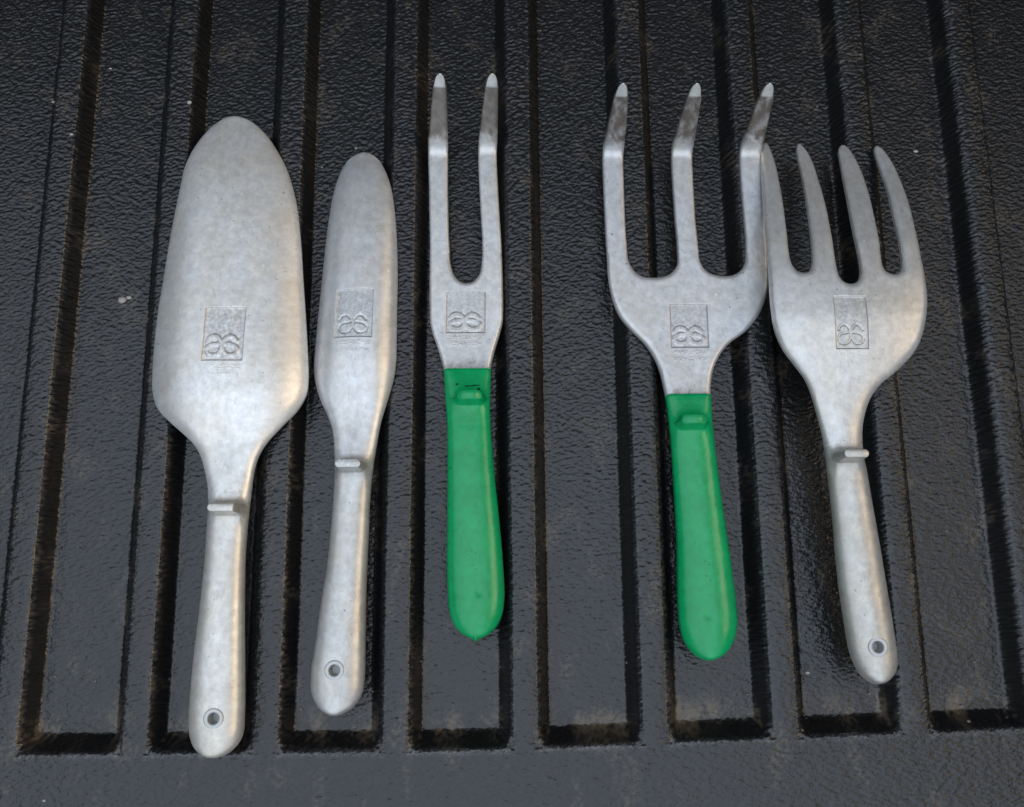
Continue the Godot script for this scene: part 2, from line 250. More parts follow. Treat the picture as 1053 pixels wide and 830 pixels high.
func bed_h(x: float, z: float) -> float:
	# height of the liner in mm, grain included
	var g := grain.get_noise_2d(x / 4.2 + 0.35 * z / 4.0, z / 1.75)
	g += 0.45 * edge_noise.get_noise_2d(x / 8.0 + 300.0, z / 4.2)
	var e := edge_noise.get_noise_2d(x * 0.22, z / 1.9)
	var u := fposmod(x - RIB_X, PITCH)
	if u > 56.0: u -= PITCH
	var ue := 0.5 * e
	var a := smoothstep(-1.8 + ue, 4.6 + ue, u)
	var b := smoothstep(-1.8 - ue, 6.0 - ue, CHANNEL_W - u)
	var c := smoothstep(-0.5, 9.5, end_z(x) - z + 0.5 * edge_noise.get_noise_2d(x / 2.4, z / 3.0 + 40.0))
	var s := a * b * c
	var rib := 0.0
	if u < 0.0 or u > CHANNEL_W:
		var m := absf((u if u < 0.0 else u - PITCH) + (PITCH - CHANNEL_W) * 0.5) / ((PITCH - CHANNEL_W) * 0.5)
		rib = -1.0 * m * m * m
	return -DEPTH * s + (rib if z < end_z(x) else 0.0) + 0.34 * g * (1.0 - 0.2 * s * s) - 0.05

func bed_color(x: float, z: float) -> Color:
	var c := Color(0.0085, 0.0092, 0.0112)
	var u := fposmod(x - RIB_X, PITCH)
	if u > 58.0: u -= PITCH
	var n := patch.get_noise_2d(x / 26.0, z / 40.0)
	var n2 := patch.get_noise_2d(x / 3.0 + 90.0, z / 3.0)
	var dust := 0.0
	# pale dust caught on the right upper edge of the ribs and along the foot of the walls
	var ez := end_z(x)
	var worn := 0.0
	var n3 := edge_noise.get_noise_2d(x / 1.1 + 50.0, z / 0.9)
	if z < ez + 3.0:
		var on_edge := exp(-pow((u + 0.8) / 1.0, 2.0)) * smoothstep(0.0, 0.5, n2 + 0.1 + 0.3 * n) * smoothstep(-200.0, 40.0, z + 90.0 * n)
		var foot := (exp(-pow((u - 5.2) / 1.5, 2.0)) + exp(-pow((u - 42.5) / 1.5, 2.0))) * smoothstep(0.05, 0.55, n + 0.6 * n2)
		var inside := 1.0 if u > 3.0 and u < CHANNEL_W - 3.0 else 0.0
		var corner := exp(-pow((ez - z - 11.0) / 7.0, 2.0)) * smoothstep(0.0, 0.5, n + 0.5 * n2 + 0.1) * inside
		var lip := exp(-pow((z - ez - 0.4) / 1.3, 2.0)) * smoothstep(-0.1, 0.4, n3 + 0.4 * n) * (1.0 if u > -1.0 and u < CHANNEL_W + 1.0 else 0.0)
		var rim := (exp(-pow((u + 1.5) / 1.1, 2.0)) + exp(-pow((u - CHANNEL_W - 1.5) / 1.1, 2.0))) * smoothstep(0.0, 0.5, n3 + 0.25 * n2)
		dust = 0.32 * on_edge + 0.16 * foot + 0.55 * corner
		worn = 0.9 * lip + 0.55 * rim
	# grey scuffs on the lips, rubbed grain by grain
	c = c.lerp(Color(0.10, 0.105, 0.112), clampf(worn, 0.0, 1.0))
	dust += 0.34 * smoothstep(0.18, 0.6, n) * smoothstep(0.0, 0.6, n2 + 0.2)
	c = c.lerp(Color(0.14, 0.108, 0.07), clampf(dust, 0.0, 0.8))
	var sp := speck.get_noise_2d(x / 11.0, z / 11.0)
	if sp < -0.965: c = Color(0.34, 0.33, 0.31)
	return c

func build_liner() -> void:
	var t0 := Time.get_ticks_msec()
	var xs := PackedFloat32Array()
	var zs := PackedFloat32Array()
	var x := -900.0
	while x < 900.0:
		xs.append(x)
		x += 0.85 if absf(x) < 325.0 else (6.0 if absf(x) > 420.0 else 2.0)
	var z := -900.0
	while z < 330.0:
		zs.append(z)
		z += 0.55 if z > -265.0 and z < 215.0 else (12.0 if z < -330.0 else 2.0)
	var nx := xs.size()
	var nz := zs.size()
	var h := PackedFloat32Array()
	h.resize(nx * nz)
	for j in nz:
		var zz := zs[j]
		for i in nx:
			h[j * nx + i] = bed_h(xs[i], zz)
	var root := Node3D.new()
	root.name = "truck_bed_liner"
	root.set_meta("kind", "structure")
	root.set_meta("label", "black ribbed plastic truck bed liner under the tools")
	root.set_meta("category", "bed liner")
	add_child(root)
	# columns of the grid, cut at the rib edges
	var cuts := [0]
	var kinds := []
	var i0 := 0
	for i in range(1, nx):
		var ka := fposmod(xs[i - 1] - RIB_X + 0.6, PITCH) < CHANNEL_W + 1.2
		var kb := fposmod(xs[i] - RIB_X + 0.6, PITCH) < CHANNEL_W + 1.2
		if ka != kb or i == nx - 1:
			kinds.append("channel" if ka else "rib")
			cuts.append(i)
	var band_v := PackedVector3Array(); var band_n := PackedVector3Array(); var band_c := PackedColorArray(); var band_i := PackedInt32Array()
	for k in kinds.size():
		var ca: int = cuts[k]
		var cb: int = cuts[k + 1]
		var ez := end_z(0.5 * (xs[ca] + xs[cb])) + 2.5
		var js := 0
		while js < nz - 1 and zs[js] < ez: js += 1
		var v := PackedVector3Array(); var n := PackedVector3Array(); var c := PackedColorArray(); var ix := PackedInt32Array()
		grid_piece(xs, zs, h, ca, cb, 0, js, v, n, c, ix)
		part_from(kinds[k], v, n, c, ix, mats.bed, root, Vector3.ZERO)
		grid_piece(xs, zs, h, ca, cb, js, nz - 1, band_v, band_n, band_c, band_i)
	part_from("end_band", band_v, band_n, band_c, band_i, mats.bed, root, Vector3.ZERO)
	box_part("unseen_bed_side", Vector3(0.06, 0.47, 1.6), Vector3(-0.78, 0.225, -0.1), mats.panel, root)  # unseen bed walls, added to darken low reflections on metal and liner
	box_part("unseen_bed_side", Vector3(0.06, 0.47, 1.6), Vector3(0.78, 0.225, -0.1), mats.panel, root)
	print("liner ", nx, "x", nz, " ", Time.get_ticks_msec() - t0, " ms")

func grid_piece(xs: PackedFloat32Array, zs: PackedFloat32Array, h: PackedFloat32Array, i0: int, i1: int, j0: int, j1: int, v: PackedVector3Array, n: PackedVector3Array, c: PackedColorArray, ix: PackedInt32Array) -> void:
	var nx := xs.size()
	var nz := zs.size()
	var base := v.size()
	var w := i1 - i0 + 1
	for j in range(j0, j1 + 1):
		var ja := maxi(j - 1, 0)
		var jb := mini(j + 1, nz - 1)
		for i in range(i0, i1 + 1):
			var ia := maxi(i - 1, 0)
			var ib := mini(i + 1, nx - 1)
			v.append(Vector3(xs[i], h[j * nx + i], zs[j]) * MM)
			n.append(Vector3(-(h[j * nx + ib] - h[j * nx + ia]) / (xs[ib] - xs[ia]), 1.0, -(h[jb * nx + i] - h[ja * nx + i]) / (zs[jb] - zs[ja])).normalized())
			c.append(bed_color(xs[i], zs[j]))
	for j in j1 - j0:
		for i in w - 1:
			var a := base + j * w + i
			ix.append_array([a, a + 1, a + w, a + 1, a + w + 1, a + w])

func part_from(called: String, v: PackedVector3Array, n: PackedVector3Array, c: PackedColorArray, ix: PackedInt32Array, m: Material, parent: Node, origin: Vector3) -> MeshInstance3D:
	if origin != Vector3.ZERO:
		for i in v.size(): v[i] -= origin
	var ar := []
	ar.resize(Mesh.ARRAY_MAX)
	ar[Mesh.ARRAY_VERTEX] = v
	ar[Mesh.ARRAY_NORMAL] = n
	ar[Mesh.ARRAY_COLOR] = c
	ar[Mesh.ARRAY_INDEX] = ix
	var me := ArrayMesh.new()
	me.add_surface_from_arrays(Mesh.PRIMITIVE_TRIANGLES, ar)
	me.surface_set_material(0, m)
	var o := MeshInstance3D.new()
	o.name = called
	o.mesh = me
	parent.add_child(o, true)
	return o

func box_part(called: String, size: Vector3, at: Vector3, m: Material, parent: Node) -> void:
	var b := BoxMesh.new()
	b.size = size
	b.material = m
	var o := MeshInstance3D.new()
	o.name = called
	o.mesh = b
	o.position = at
	parent.add_child(o, true)

func build_cab_blocker() -> void:
	# unseen blocker shaped as a cab back, added to darken what the liner mirrors
	var cab := Node3D.new()
	cab.name = "cab_blocker"
	cab.set_meta("label", "unseen dark wall shaped as a truck cab back, added to darken reflections in the liner")
	cab.set_meta("category", "light blocker")
	cab.position = Vector3(0, -0.01, -0.50)
	add_child(cab)
	box_part("blocker_wall", Vector3(1.7, 0.52, 0.04), Vector3(0, 0.26, 0), mats.panel, cab)
	box_part("blocker_panel", Vector3(1.66, 0.22, 0.05), Vector3(0, 0.632, -0.05), mats.panel, cab)
	box_part("blocker_glass", Vector3(1.5, 0.52, 0.02), Vector3(0, 1.005, -0.06), mats.glass, cab)
	box_part("blocker_roof", Vector3(1.5, 0.05, 1.0), Vector3(0, 1.292, -0.53), mats.panel, cab)

# ------------------------------------------------------------------ tools
func smooth_table(rows: Array, col: int, z0: float, count: int, passes: int) -> PackedFloat32Array:
	# one value per millimetre along z, rounded off at the keys
	var t := PackedFloat32Array()
	t.resize(count)
	var k := 0
	for i in count:
		var z := z0 + i
		while k < rows.size() - 2 and z > rows[k + 1][0]: k += 1
		var a = rows[k]
		var b = rows[k + 1]
		t[i] = lerpf(a[col], b[col], clampf((z - a[0]) / (b[0] - a[0]), 0.0, 1.0))
	for p in passes:
		var s := t.duplicate()
		for i in count:
			var acc := 0.0
			for d in range(-3, 4): acc += t[clampi(i + d, 0, count - 1)]
			s[i] = acc / 7.0
		t = s
	return t

func tab(t: PackedFloat32Array, f: float) -> float:
	var i := clampi(int(f), 0, t.size() - 2)
	return lerpf(t[i], t[i + 1], clampf(f - i, 0.0, 1.0))

func round_off(u: float) -> float:
	if u >= 1.0: return 1.0
	var w := 1.0 - maxf(u, 0.0)
	return sqrt(maxf(1.0 - w * w, 0.0))

func spline(flat: Array, step: float) -> PackedVector2Array:
	var n := flat.size() / 2
	var p := PackedVector2Array()
	for i in n: p.append(Vector2(flat[2 * i], flat[2 * i + 1]))
	var out := PackedVector2Array()
	for i in n:
		var a := p[(i - 1 + n) % n]
		var b := p[i]
		var c := p[(i + 1) % n]
		var d := p[(i + 2) % n]
		var m := maxi(1, int(ceil(b.distance_to(c) / step)))
		# centripetal-like: soften tangents between points of unequal spacing
		var lb := b.distance_to(c)
		var ta := (c - a) / (a.distance_to(b) + lb) * lb
		var tb := (d - b) / (c.distance_to(d) + lb) * lb
		for k in m:
			var t := float(k) / m
			var t2 := t * t
			var t3 := t2 * t
			out.append(b * (2 * t3 - 3 * t2 + 1) + ta * (t3 - 2 * t2 + t) + c * (-2 * t3 + 3 * t2) + tb * (t3 - t2))
	return out

func seg_d(p: Vector2, a: Vector2, b: Vector2) -> float:
	var ab := b - a
	var t := clampf((p - a).dot(ab) / maxf(ab.length_squared(), 1e-9), 0.0, 1.0)
	return p.distance_to(a + ab * t)

const MARK_A := [.10, .645, .16, .575, .25, .55, .35, .57, .43, .63, .47, .72, .46, .80, .40, .87, .28, .90, .15, .88, .09, .81, .12, .74, .22, .705, .35, .70, .45, .68]
const MARK_B := [.83, .645, .75, .575, .65, .55, .56, .59, .50, .66, .49, .76, .53, .84, .62, .89, .74, .895, .84, .86, .87, .79, .79, .725, .66, .70, .53, .69]

func mark_d(u: float, v: float, asp: float) -> float:
	# distance to the two-letter monogram, in widths of the stamp
	var p := Vector2(u, v * asp)
	var best := 9.0
	for m in [MARK_A, MARK_B]:
		for i in m.size() / 2 - 1:
			best = minf(best, seg_d(p, Vector2(m[2 * i], m[2 * i + 1] * asp), Vector2(m[2 * i + 2], m[2 * i + 3] * asp)))
	return best

func lines(lo: float, hi: float, step: float, fine: Array) -> PackedFloat32Array:
	var out := PackedFloat32Array()
	var x := lo
	while x < hi:
		out.append(x)
		var s := step
		for f in fine:
			if x > f[0] - step and x < f[1]: s = minf(s, f[2])
		x += s
	out.append(hi)
	return out

const LOOK := {
	"trowel": {"mark": 0.42, "mark_w": 0.052, "deep": 1.0, "handle": 50.0, "lean": 0.0, "fin_h": 12.5},
	"transplanter": {"mark": -0.30, "mark_w": 0.03, "deep": 0.85, "handle": 32.0, "lean": -1.6, "fin_h": 13.0},
	"weeder": {"mark": 0.34, "mark_w": 0.06, "deep": 0.9, "handle": -19.2, "lean": 1.5, "fin_h": 9.5},
	"cultivator": {"mark": 0.34, "mark_w": 0.06, "deep": 0.9, "handle": -2.6, "lean": 0.8, "fin_h": 10.5},
	"fork": {"mark": -0.45, "mark_w": 0.034, "deep": 0.85, "handle": 29.0, "lean": 3.2, "fin_h": 13.0},
}

func build_tool(key: String, called: String, label: String, category: String) -> void:
	var t0 := Time.get_ticks_msec()
	var T: Dictionary = tools[key]
	var L: Dictionary = LOOK[key]
	var green: bool = key == "weeder" or key == "cultivator"
	var line := spline(T.outline, 1.6)
	var lo := line[0]
	var hi := line[0]
	for p in line:
		lo = lo.min(p)
		hi = hi.max(p)
	lo -= Vector2(0.6, 0.6)
	hi += Vector2(0.6, 0.6)
	# profile tables along z
	var count := int(hi.y - lo.y) + 3
	var keys: Array = T.keys
	var sp := []
	for i in T.spine.size() / 3: sp.append([T.spine[3 * i], T.spine[3 * i + 1], T.spine[3 * i + 2]])
	var tT := smooth_table(keys, 1, lo.y, count, 2)
	var tR := smooth_table(keys, 2, lo.y, count, 2)
	var tE := smooth_table(keys, 3, lo.y, count, 1)
	var tL := smooth_table(keys, 4, lo.y, count, 3)
	var tK := smooth_table(keys, 5, lo.y, count, 3)
	var tTilt := smooth_table(keys, 6, lo.y, count, 3)
	var tX := smooth_table(sp, 1, lo.y, count, 2)
	var tW := smooth_table(sp, 2, lo.y, count, 2)
	# stamp frame
	var s0 := Vector2(T.stamp[0], T.stamp[1])
	var su := Vector2(T.stamp[2], T.stamp[3]) - s0
	var sv := Vector2(T.stamp[6], T.stamp[7]) - s0
	var sw := su.length()
	var sh := sv.length()
	var asp := sh / sw
	var sun_ := su / sw
	var svn := Vector2(-sun_.y, sun_.x)
	var pad := 1.5
	var fx := [[minf(s0.x, s0.x + sv.x) - pad, maxf(s0.x + su.x, s0.x + su.x + sv.x) + pad, 0.26]]
	var fz := [[minf(s0.y, s0.y + su.y) - pad, s0.y + sv.y + pad + 6.0, 0.26]]
	fx.append([T.fin[0] - T.fin[3] - 5.0, T.fin[0] + T.fin[3] + 5.0, 0.36])
	fz.append([T.fin[2] - 7.0, T.fin[2] + 7.0, 0.26])
	var xs := lines(lo.x, hi.x, 0.75, fx)
	var zs := lines(lo.y, hi.y, 0.75, fz)
	var nx := xs.size()
	var nz := zs.size()
	# segments in bins of 4 mm along z
	var bins := []
	var nb := int((hi.y - lo.y) / 4.0) + 2
	for i in nb: bins.append(PackedInt32Array())
	var ns := line.size()
	for i in ns:
		var a := line[i]
		var b := line[(i + 1) % ns]
		for q in range(int((minf(a.y, b.y) - lo.y) / 4.0), int((maxf(a.y, b.y) - lo.y) / 4.0) + 1): bins[q].append(i)
	# signed distance on the grid
	var D := PackedFloat32Array()
	D.resize(nx * nz)
	for j in nz:
		var z := zs[j]
		var bq := int((z - lo.y) / 4.0)
		var cross := []
		for i in bins[bq]:
			var a := line[i]
			var b := line[(i + 1) % ns]
			if (a.y <= z) != (b.y <= z): cross.append(a.x + (b.x - a.x) * (z - a.y) / (b.y - a.y))
		cross.sort()
		var reach := int(ceil(minf(tab(tR, z - lo.y), 14.0) / 4.0)) + 1
		var near := []
		for q in range(maxi(bq - reach, 0), mini(bq + reach, nb - 1) + 1): near.append_array(Array(bins[q]))
		var cap := 4.0 * reach - 2.0
		var c := 0
		for i in nx:
			var x := xs[i]
			while c < cross.size() and cross[c] < x: c += 1
			var p := Vector2(x, z)
			var best := cap
			for s in near:
				var a := line[s]
				if absf(a.x - x) > best + 3.0: continue
				best = minf(best, seg_d(p, a, line[(s + 1) % ns]))
			D[j * nx + i] = best if c % 2 == 1 else -best
	# marching squares: vertices on corners and on cut edges
	var vx := PackedFloat32Array(); var vz := PackedFloat32Array(); var vd := PackedFloat32Array()
	var ci := PackedInt32Array(); var hi_ := PackedInt32Array(); var vi := PackedInt32Array()
	ci.resize(nx * nz); ci.fill(-1)
	hi_.resize(nx * nz); hi_.fill(-1)
	vi.resize(nx * nz); vi.fill(-1)
	for j in nz:
		for i in nx:
			var q := j * nx + i
			if D[q] > 0.0:
				ci[q] = vx.size()
				vx.append(xs[i]); vz.append(zs[j]); vd.append(D[q])
			if i < nx - 1 and (D[q] > 0.0) != (D[q + 1] > 0.0):
				var t := clampf(D[q] / (D[q] - D[q + 1]), 0.02, 0.98)
				hi_[q] = vx.size()
				vx.append(lerpf(xs[i], xs[i + 1], t)); vz.append(zs[j]); vd.append(0.0)
			if j < nz - 1 and (D[q] > 0.0) != (D[q + nx] > 0.0):
				var t := clampf(D[q] / (D[q] - D[q + nx]), 0.02, 0.98)
				vi[q] = vx.size()
				vx.append(xs[i]); vz.append(lerpf(zs[j], zs[j + 1], t)); vd.append(0.0)
	var nv := vx.size()
	# heights and colours
	var top := PackedFloat32Array(); var bot := PackedFloat32Array(); var col := PackedColorArray()
	top.resize(nv); bot.resize(nv); col.resize(nv)
	var mark: float = L.mark
	var mark_w: float = L.mark_w
	var deep: float = L.deep
	var zh: float = L.handle
	var fine := PackedByteArray()
	fine.resize(nv)
	var eye := Vector2(T.eye[0], T.eye[2]) if T.has("eye") else Vector2(9999, 0)
	var dim := Vector2(T.dimple[0], T.dimple[1]) if T.has("dimple") else Vector2(9999, 0)
	var fin_at := Vector2(T.fin[0] + L.lean * 0.7, T.fin[2])
	var fin_y: float = T.fin[1] + L.fin_h
	var fin_t := 2.2 if green else 1.9
	var fin_w: float = T.fin[3] - (0.6 if green else 0.2)
	var fin_drop := 2.6 if green else 1.2
	var fin_fillet := 3.6 if green else 3.0
	for i in nv:
		var x := vx[i]
		var z := vz[i]
		var f := z - lo.y
		var hw := tab(tW, f)
		var q := (x - tab(tX, f)) / maxf(hw, 1.0)
		var q2 := minf(q * q, 1.1)
		var e := tab(tE, f)
		var th := tab(tT, f)
		var r := minf(tab(tR, f), hw)
		var half := e + (th - e) * round_off(vd[i] / r)
		var mid := tab(tL, f) + tab(tK, f) * hw * hw * (1.0 - 0.62 * q2 - 0.38 * q2 * q2) + tab(tTilt, f) * (x - tab(tX, f))
		if green and z > zh: half += 0.45 * smoothstep(0.0, 0.8, z - zh)
		var y := mid + half
		# cast surface: shallow unevenness
		y += 0.06 * patch.get_noise_2d(x / 16.0, z / 22.0)
		var rel := Vector2(x, z) - s0
		var u := rel.dot(sun_) / sw
		var v := rel.dot(svn) / sh
		if u > -0.1 and u < 1.1 and v > -0.1 and v < 1.45:
			var edge := minf(minf(u, 1.0 - u) * sw, minf(v, 1.0 - v) * sh)
			var inside := smoothstep(-0.2, 0.22, edge)
			y -= deep * inside
			if edge > 0.0:
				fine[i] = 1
				if v > 0.45:
					var md := mark_d(u, 0.90 - (0.91 - v) / 1.06, asp)
					y += mark * (1.0 - smoothstep(mark_w * 0.55, mark_w * 1.25, md))
			elif v > 1.05 and v < 1.36 and u > 0.05 and u < 0.95:
				# two worn lines of lettering, no longer legible
				var row := absf(fposmod((v - 1.05) / 0.155, 1.0) - 0.5)
				y += 0.13 * smoothstep(0.34, 0.2, row) * smoothstep(0.02, 0.5, edge_noise.get_noise_2d(x / 0.75, z / 1.3 + 200.0))
		var pe := Vector2(x, z).distance_to(eye)
		if pe < 6.0: y -= 9.0 * (1.0 - smoothstep(2.6, 3.1, pe)) 
		var pd := Vector2(x, z).distance_to(dim)
		if pd < 7.0: y -= 0.75 * exp(-pd * pd / 5.0)
		# the thumb rest is cast on: an upright tab with a hollow fillet at its foot
		var off_z := absf(z - fin_at.y) - fin_t
		if off_z < 12.0:
			var along := (x - fin_at.x) / fin_w
			var dist := maxf(Vector2(maxf(absf(x - fin_at.x) - (fin_w - fin_t), 0.0), z - fin_at.y).length() - fin_t, 0.0)
			var bump: float = (1.0 - smoothstep(0.0, fin_drop if z > fin_at.y else 1.1, dist)) * 0.72 + 0.28 * exp(-dist / (fin_fillet if z > fin_at.y else 1.6))
			y = lerpf(y, fin_y - (2.6 if green else 0.7) * along * along - 0.35 * pow((z - fin_at.y) / fin_t, 2.0) * float(dist <= 0.0), clampf(bump, 0.0, 1.0) * smoothstep(-0.2, 3.0, vd[i])) if bump > 0.004 else y
			if bump > 0.2: fine[i] = 2
		top[i] = y
		bot[i] = mid - half
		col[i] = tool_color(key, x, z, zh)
		if fine[i] == 1: # speckled grime in the stamp, plus recess shading painted into the colour
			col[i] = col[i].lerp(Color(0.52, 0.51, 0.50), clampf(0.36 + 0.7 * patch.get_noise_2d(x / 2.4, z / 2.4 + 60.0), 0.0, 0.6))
	# triangles
	var tri := PackedInt32Array()
	var rim := PackedInt32Array()
	for j in nz - 1:
		for i in nx - 1:
			var q := j * nx + i
			var ring := []
			var border := []
			# corners in order: (i,j) (i+1,j) (i+1,j+1) (i,j+1)
			var k0 := ci[q]; var k1 := ci[q + 1]; var k2 := ci[q + nx + 1]; var k3 := ci[q + nx]
			if k0 < 0 and k1 < 0 and k2 < 0 and k3 < 0: continue
			if k0 >= 0 and k1 >= 0 and k2 >= 0 and k3 >= 0:
				tri.append_array([k0, k1, k3, k1, k2, k3])
				continue
			if k0 >= 0: ring.append(k0)
			if hi_[q] >= 0: ring.append(hi_[q]); border.append(hi_[q])
			if k1 >= 0: ring.append(k1)
			if vi[q + 1] >= 0: ring.append(vi[q + 1]); border.append(vi[q + 1])
			if k2 >= 0: ring.append(k2)
			if hi_[q + nx] >= 0: ring.append(hi_[q + nx]); border.append(hi_[q + nx])
			if k3 >= 0: ring.append(k3)
			if vi[q] >= 0: ring.append(vi[q]); border.append(vi[q])
			for a in range(1, ring.size() - 1): tri.append_array([ring[0], ring[a], ring[a + 1]])
			if border.size() == 2: rim.append_array(border)
	# smooth normals of the upper and the lower face
	var nt := PackedVector3Array(); var nbm := PackedVector3Array(); var side := PackedVector3Array()
	nt.resize(nv); nbm.resize(nv); side.resize(nv)
	for k in range(0, tri.size(), 3):
		var a := tri[k]; var b := tri[k + 1]; var c := tri[k + 2]
		var ab := Vector2(vx[b] - vx[a], vz[b] - vz[a])
		var ac := Vector2(vx[c] - vx[a], vz[c] - vz[a])
		var n1 := Vector3(ac.x, top[c] - top[a], ac.y).cross(Vector3(ab.x, top[b] - top[a], ab.y))
		var n2 := Vector3(ab.x, bot[b] - bot[a], ab.y).cross(Vector3(ac.x, bot[c] - bot[a], ac.y))
		nt[a] += n1; nt[b] += n1; nt[c] += n1
		nbm[a] += n2; nbm[b] += n2; nbm[c] += n2
	var origin := Vector3(tab(tX, count * 0.5), 0, lo.y + count * 0.5) * MM
	# parts
	var names: Array = []
	var splits: Array = T.get("splits", [])
	var bags := {}
	for k in range(0, tri.size(), 3):
		var a := tri[k]; var b := tri[k + 1]; var c := tri[k + 2]
		var mx := (vx[a] + vx[b] + vx[c]) / 3.0
		var mz := (vz[a] + vz[b] + vz[c]) / 3.0
		var who := "head"
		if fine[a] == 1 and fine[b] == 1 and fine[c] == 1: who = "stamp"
		elif fine[a] == 2 and fine[b] == 2 and fine[c] == 2: who = "thumb_rest"
		elif mz > zh + (0.5 * edge_noise.get_noise_2d(mx / 5.0, 7.0) if green else 0.0): who = "handle"
		elif mz < T.slot_z:
			var s := 0
			while s < splits.size() and mx > splits[s]: s += 1
			who = "tine%d" % s
		if not bags.has(who): bags[who] = [PackedInt32Array(), PackedInt32Array()]
		bags[who][0].append_array([a, b, c])
	for k in range(0, rim.size(), 2):
		var a := rim[k]
		var mz := vz[a]
		var who := "head"
		if mz > zh: who = "handle"
		elif mz < T.slot_z:
			var s := 0
			while s < splits.size() and vx[a] > splits[s]: s += 1
			who = "tine%d" % s
		bags[who][1].append_array([rim[k], rim[k + 1]])
	var root := Node3D.new()
	root.name = called
	root.set_meta("label", label)
	root.set_meta("category", category)
	root.position = origin
	add_child(root)
	var head_name := "blade" if splits.is_empty() else "head"
	var made := {}
	var order := ["head", "handle", "stamp", "thumb_rest"]
	for s in splits.size() + 1: order.append("tine%d" % s)
	for who in order:
		if not bags.has(who): continue
		var map := PackedInt32Array()
		map.resize(nv); map.fill(-1)
		var v := PackedVector3Array(); var n := PackedVector3Array(); var c := PackedColorArray(); var ix := PackedInt32Array()
		var tr: PackedInt32Array = bags[who][0]
		for k in tr.size():
			var a := tr[k]
			if map[a] < 0:
				map[a] = v.size()
				v.append(Vector3(vx[a], top[a], vz[a]) * MM); n.append(nt[a].normalized()); c.append(col[a])
				v.append(Vector3(vx[a], bot[a], vz[a]) * MM); n.append(nbm[a].normalized()); c.append(col[a])
		for k in range(0, tr.size(), 3):
			var a := map[tr[k]]; var b := map[tr[k + 1]]; var d := map[tr[k + 2]]
			ix.append_array([a, b, d, a + 1, d + 1, b + 1])
		var rm: PackedInt32Array = bags[who][1]
		for k in range(0, rm.size(), 2):
			var a := rm[k]; var b := rm[k + 1]
			var base := v.size()
			var dir := Vector2(vx[b] - vx[a], vz[b] - vz[a]).normalized()
			for p in [a, b]:
				# outward: the horizontal part of the upper normal at the rim
				var o := Vector3(nt[p].x, 0, nt[p].z)
				o = o.normalized() if o.length() > 1e-9 else Vector3(dir.y, 0, -dir.x)
				v.append(Vector3(vx[p], top[p], vz[p]) * MM); n.append(o); c.append(col[p])
				v.append(Vector3(vx[p], bot[p], vz[p]) * MM); n.append(o); c.append(col[p])
			var fwd: Vector3 = (v[base + 2] - v[base]).cross(v[base + 1] - v[base])
			if fwd.dot(n[base]) < 0.0: ix.append_array([base, base + 2, base + 1, base + 2, base + 3, base + 1])
			else: ix.append_array([base, base + 1, base + 2, base + 2, base + 1, base + 3])
		var m: Material = mats.green if green and (who == "handle" or who == "thumb_rest") else mats.aluminium
		var parent: Node = root
		var nm: String = who
		if who == "head": nm = head_name
		elif who == "stamp":
			nm = "maker_stamp"
			parent = made["head"]
		elif who.begins_with("tine"):
			nm = "tine"
			if T.has("tines"):
				claw(T.tines[int(who.substr(4))], key, v, n, c, ix, tT[0], tR[0], tE[0])
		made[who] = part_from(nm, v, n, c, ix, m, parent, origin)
	if made.has("stamp"): made["stamp"].set_meta("label", "sunken rectangle with a two-letter monogram")
	# eyelet of the hanging hole
	if T.has("eye"): eyelet(Vector3(T.eye[0], T.eye[1], T.eye[2]), made["handle"], origin)
	print(called, " ", nv, " vertices ", Time.get_ticks_msec() - t0, " ms")

func tool_color(key: String, x: float, z: float, zh: float) -> Color:
	var c := Color(1, 1, 1)
	var n := patch.get_noise_2d(x / 30.0 + 7.0, z / 36.0)
	var n2 := patch.get_noise_2d(x / 5.0, z / 5.0 + 31.0)
	if (key == "weeder" or key == "cultivator") and z > zh:
		c = c.lerp(Color(0.86, 0.92, 0.86), clampf(0.5 + n2, 0.0, 1.0))
		if key == "weeder":
			# nicks through the coating above the thumb rest
			var p := Vector2(x, z)
			if p.distance_to(Vector2(-28.8, -10.0)) < 0.75 or p.distance_to(Vector2(-17.4, -7.0)) < 0.8 or seg_d(p, Vector2(-24.4, -8.7), Vector2(-17.0, -9.2)) < 0.34: c = Color(0.10, 0.09, 0.08)
		return c
	# each casting has its own tone: the fork and the cultivator are greyer
	var tone: Color = {"trowel": Color(1.0, 1.0, 0.99), "transplanter": Color(0.86, 0.87, 0.885), "weeder": Color(0.86, 0.865, 0.87), "cultivator": Color(0.80, 0.805, 0.82), "fork": Color(0.84, 0.83, 0.81)}[key]
	# bare grips painted darker to hold down their bright reflections, unevenly mottled
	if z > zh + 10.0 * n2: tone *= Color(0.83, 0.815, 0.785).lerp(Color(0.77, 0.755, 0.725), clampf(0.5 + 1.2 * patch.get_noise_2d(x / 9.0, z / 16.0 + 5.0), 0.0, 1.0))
	# warm tarnish in patches
	c = c.lerp(Color(0.95, 0.91, 0.845), clampf(0.4 + 1.1 * n, 0.0, 1.0))
	c = c.lerp(Color(0.92, 0.92, 0.93), clampf(0.2 + 0.8 * n2, 0.0, 1.0))
	return c * tone

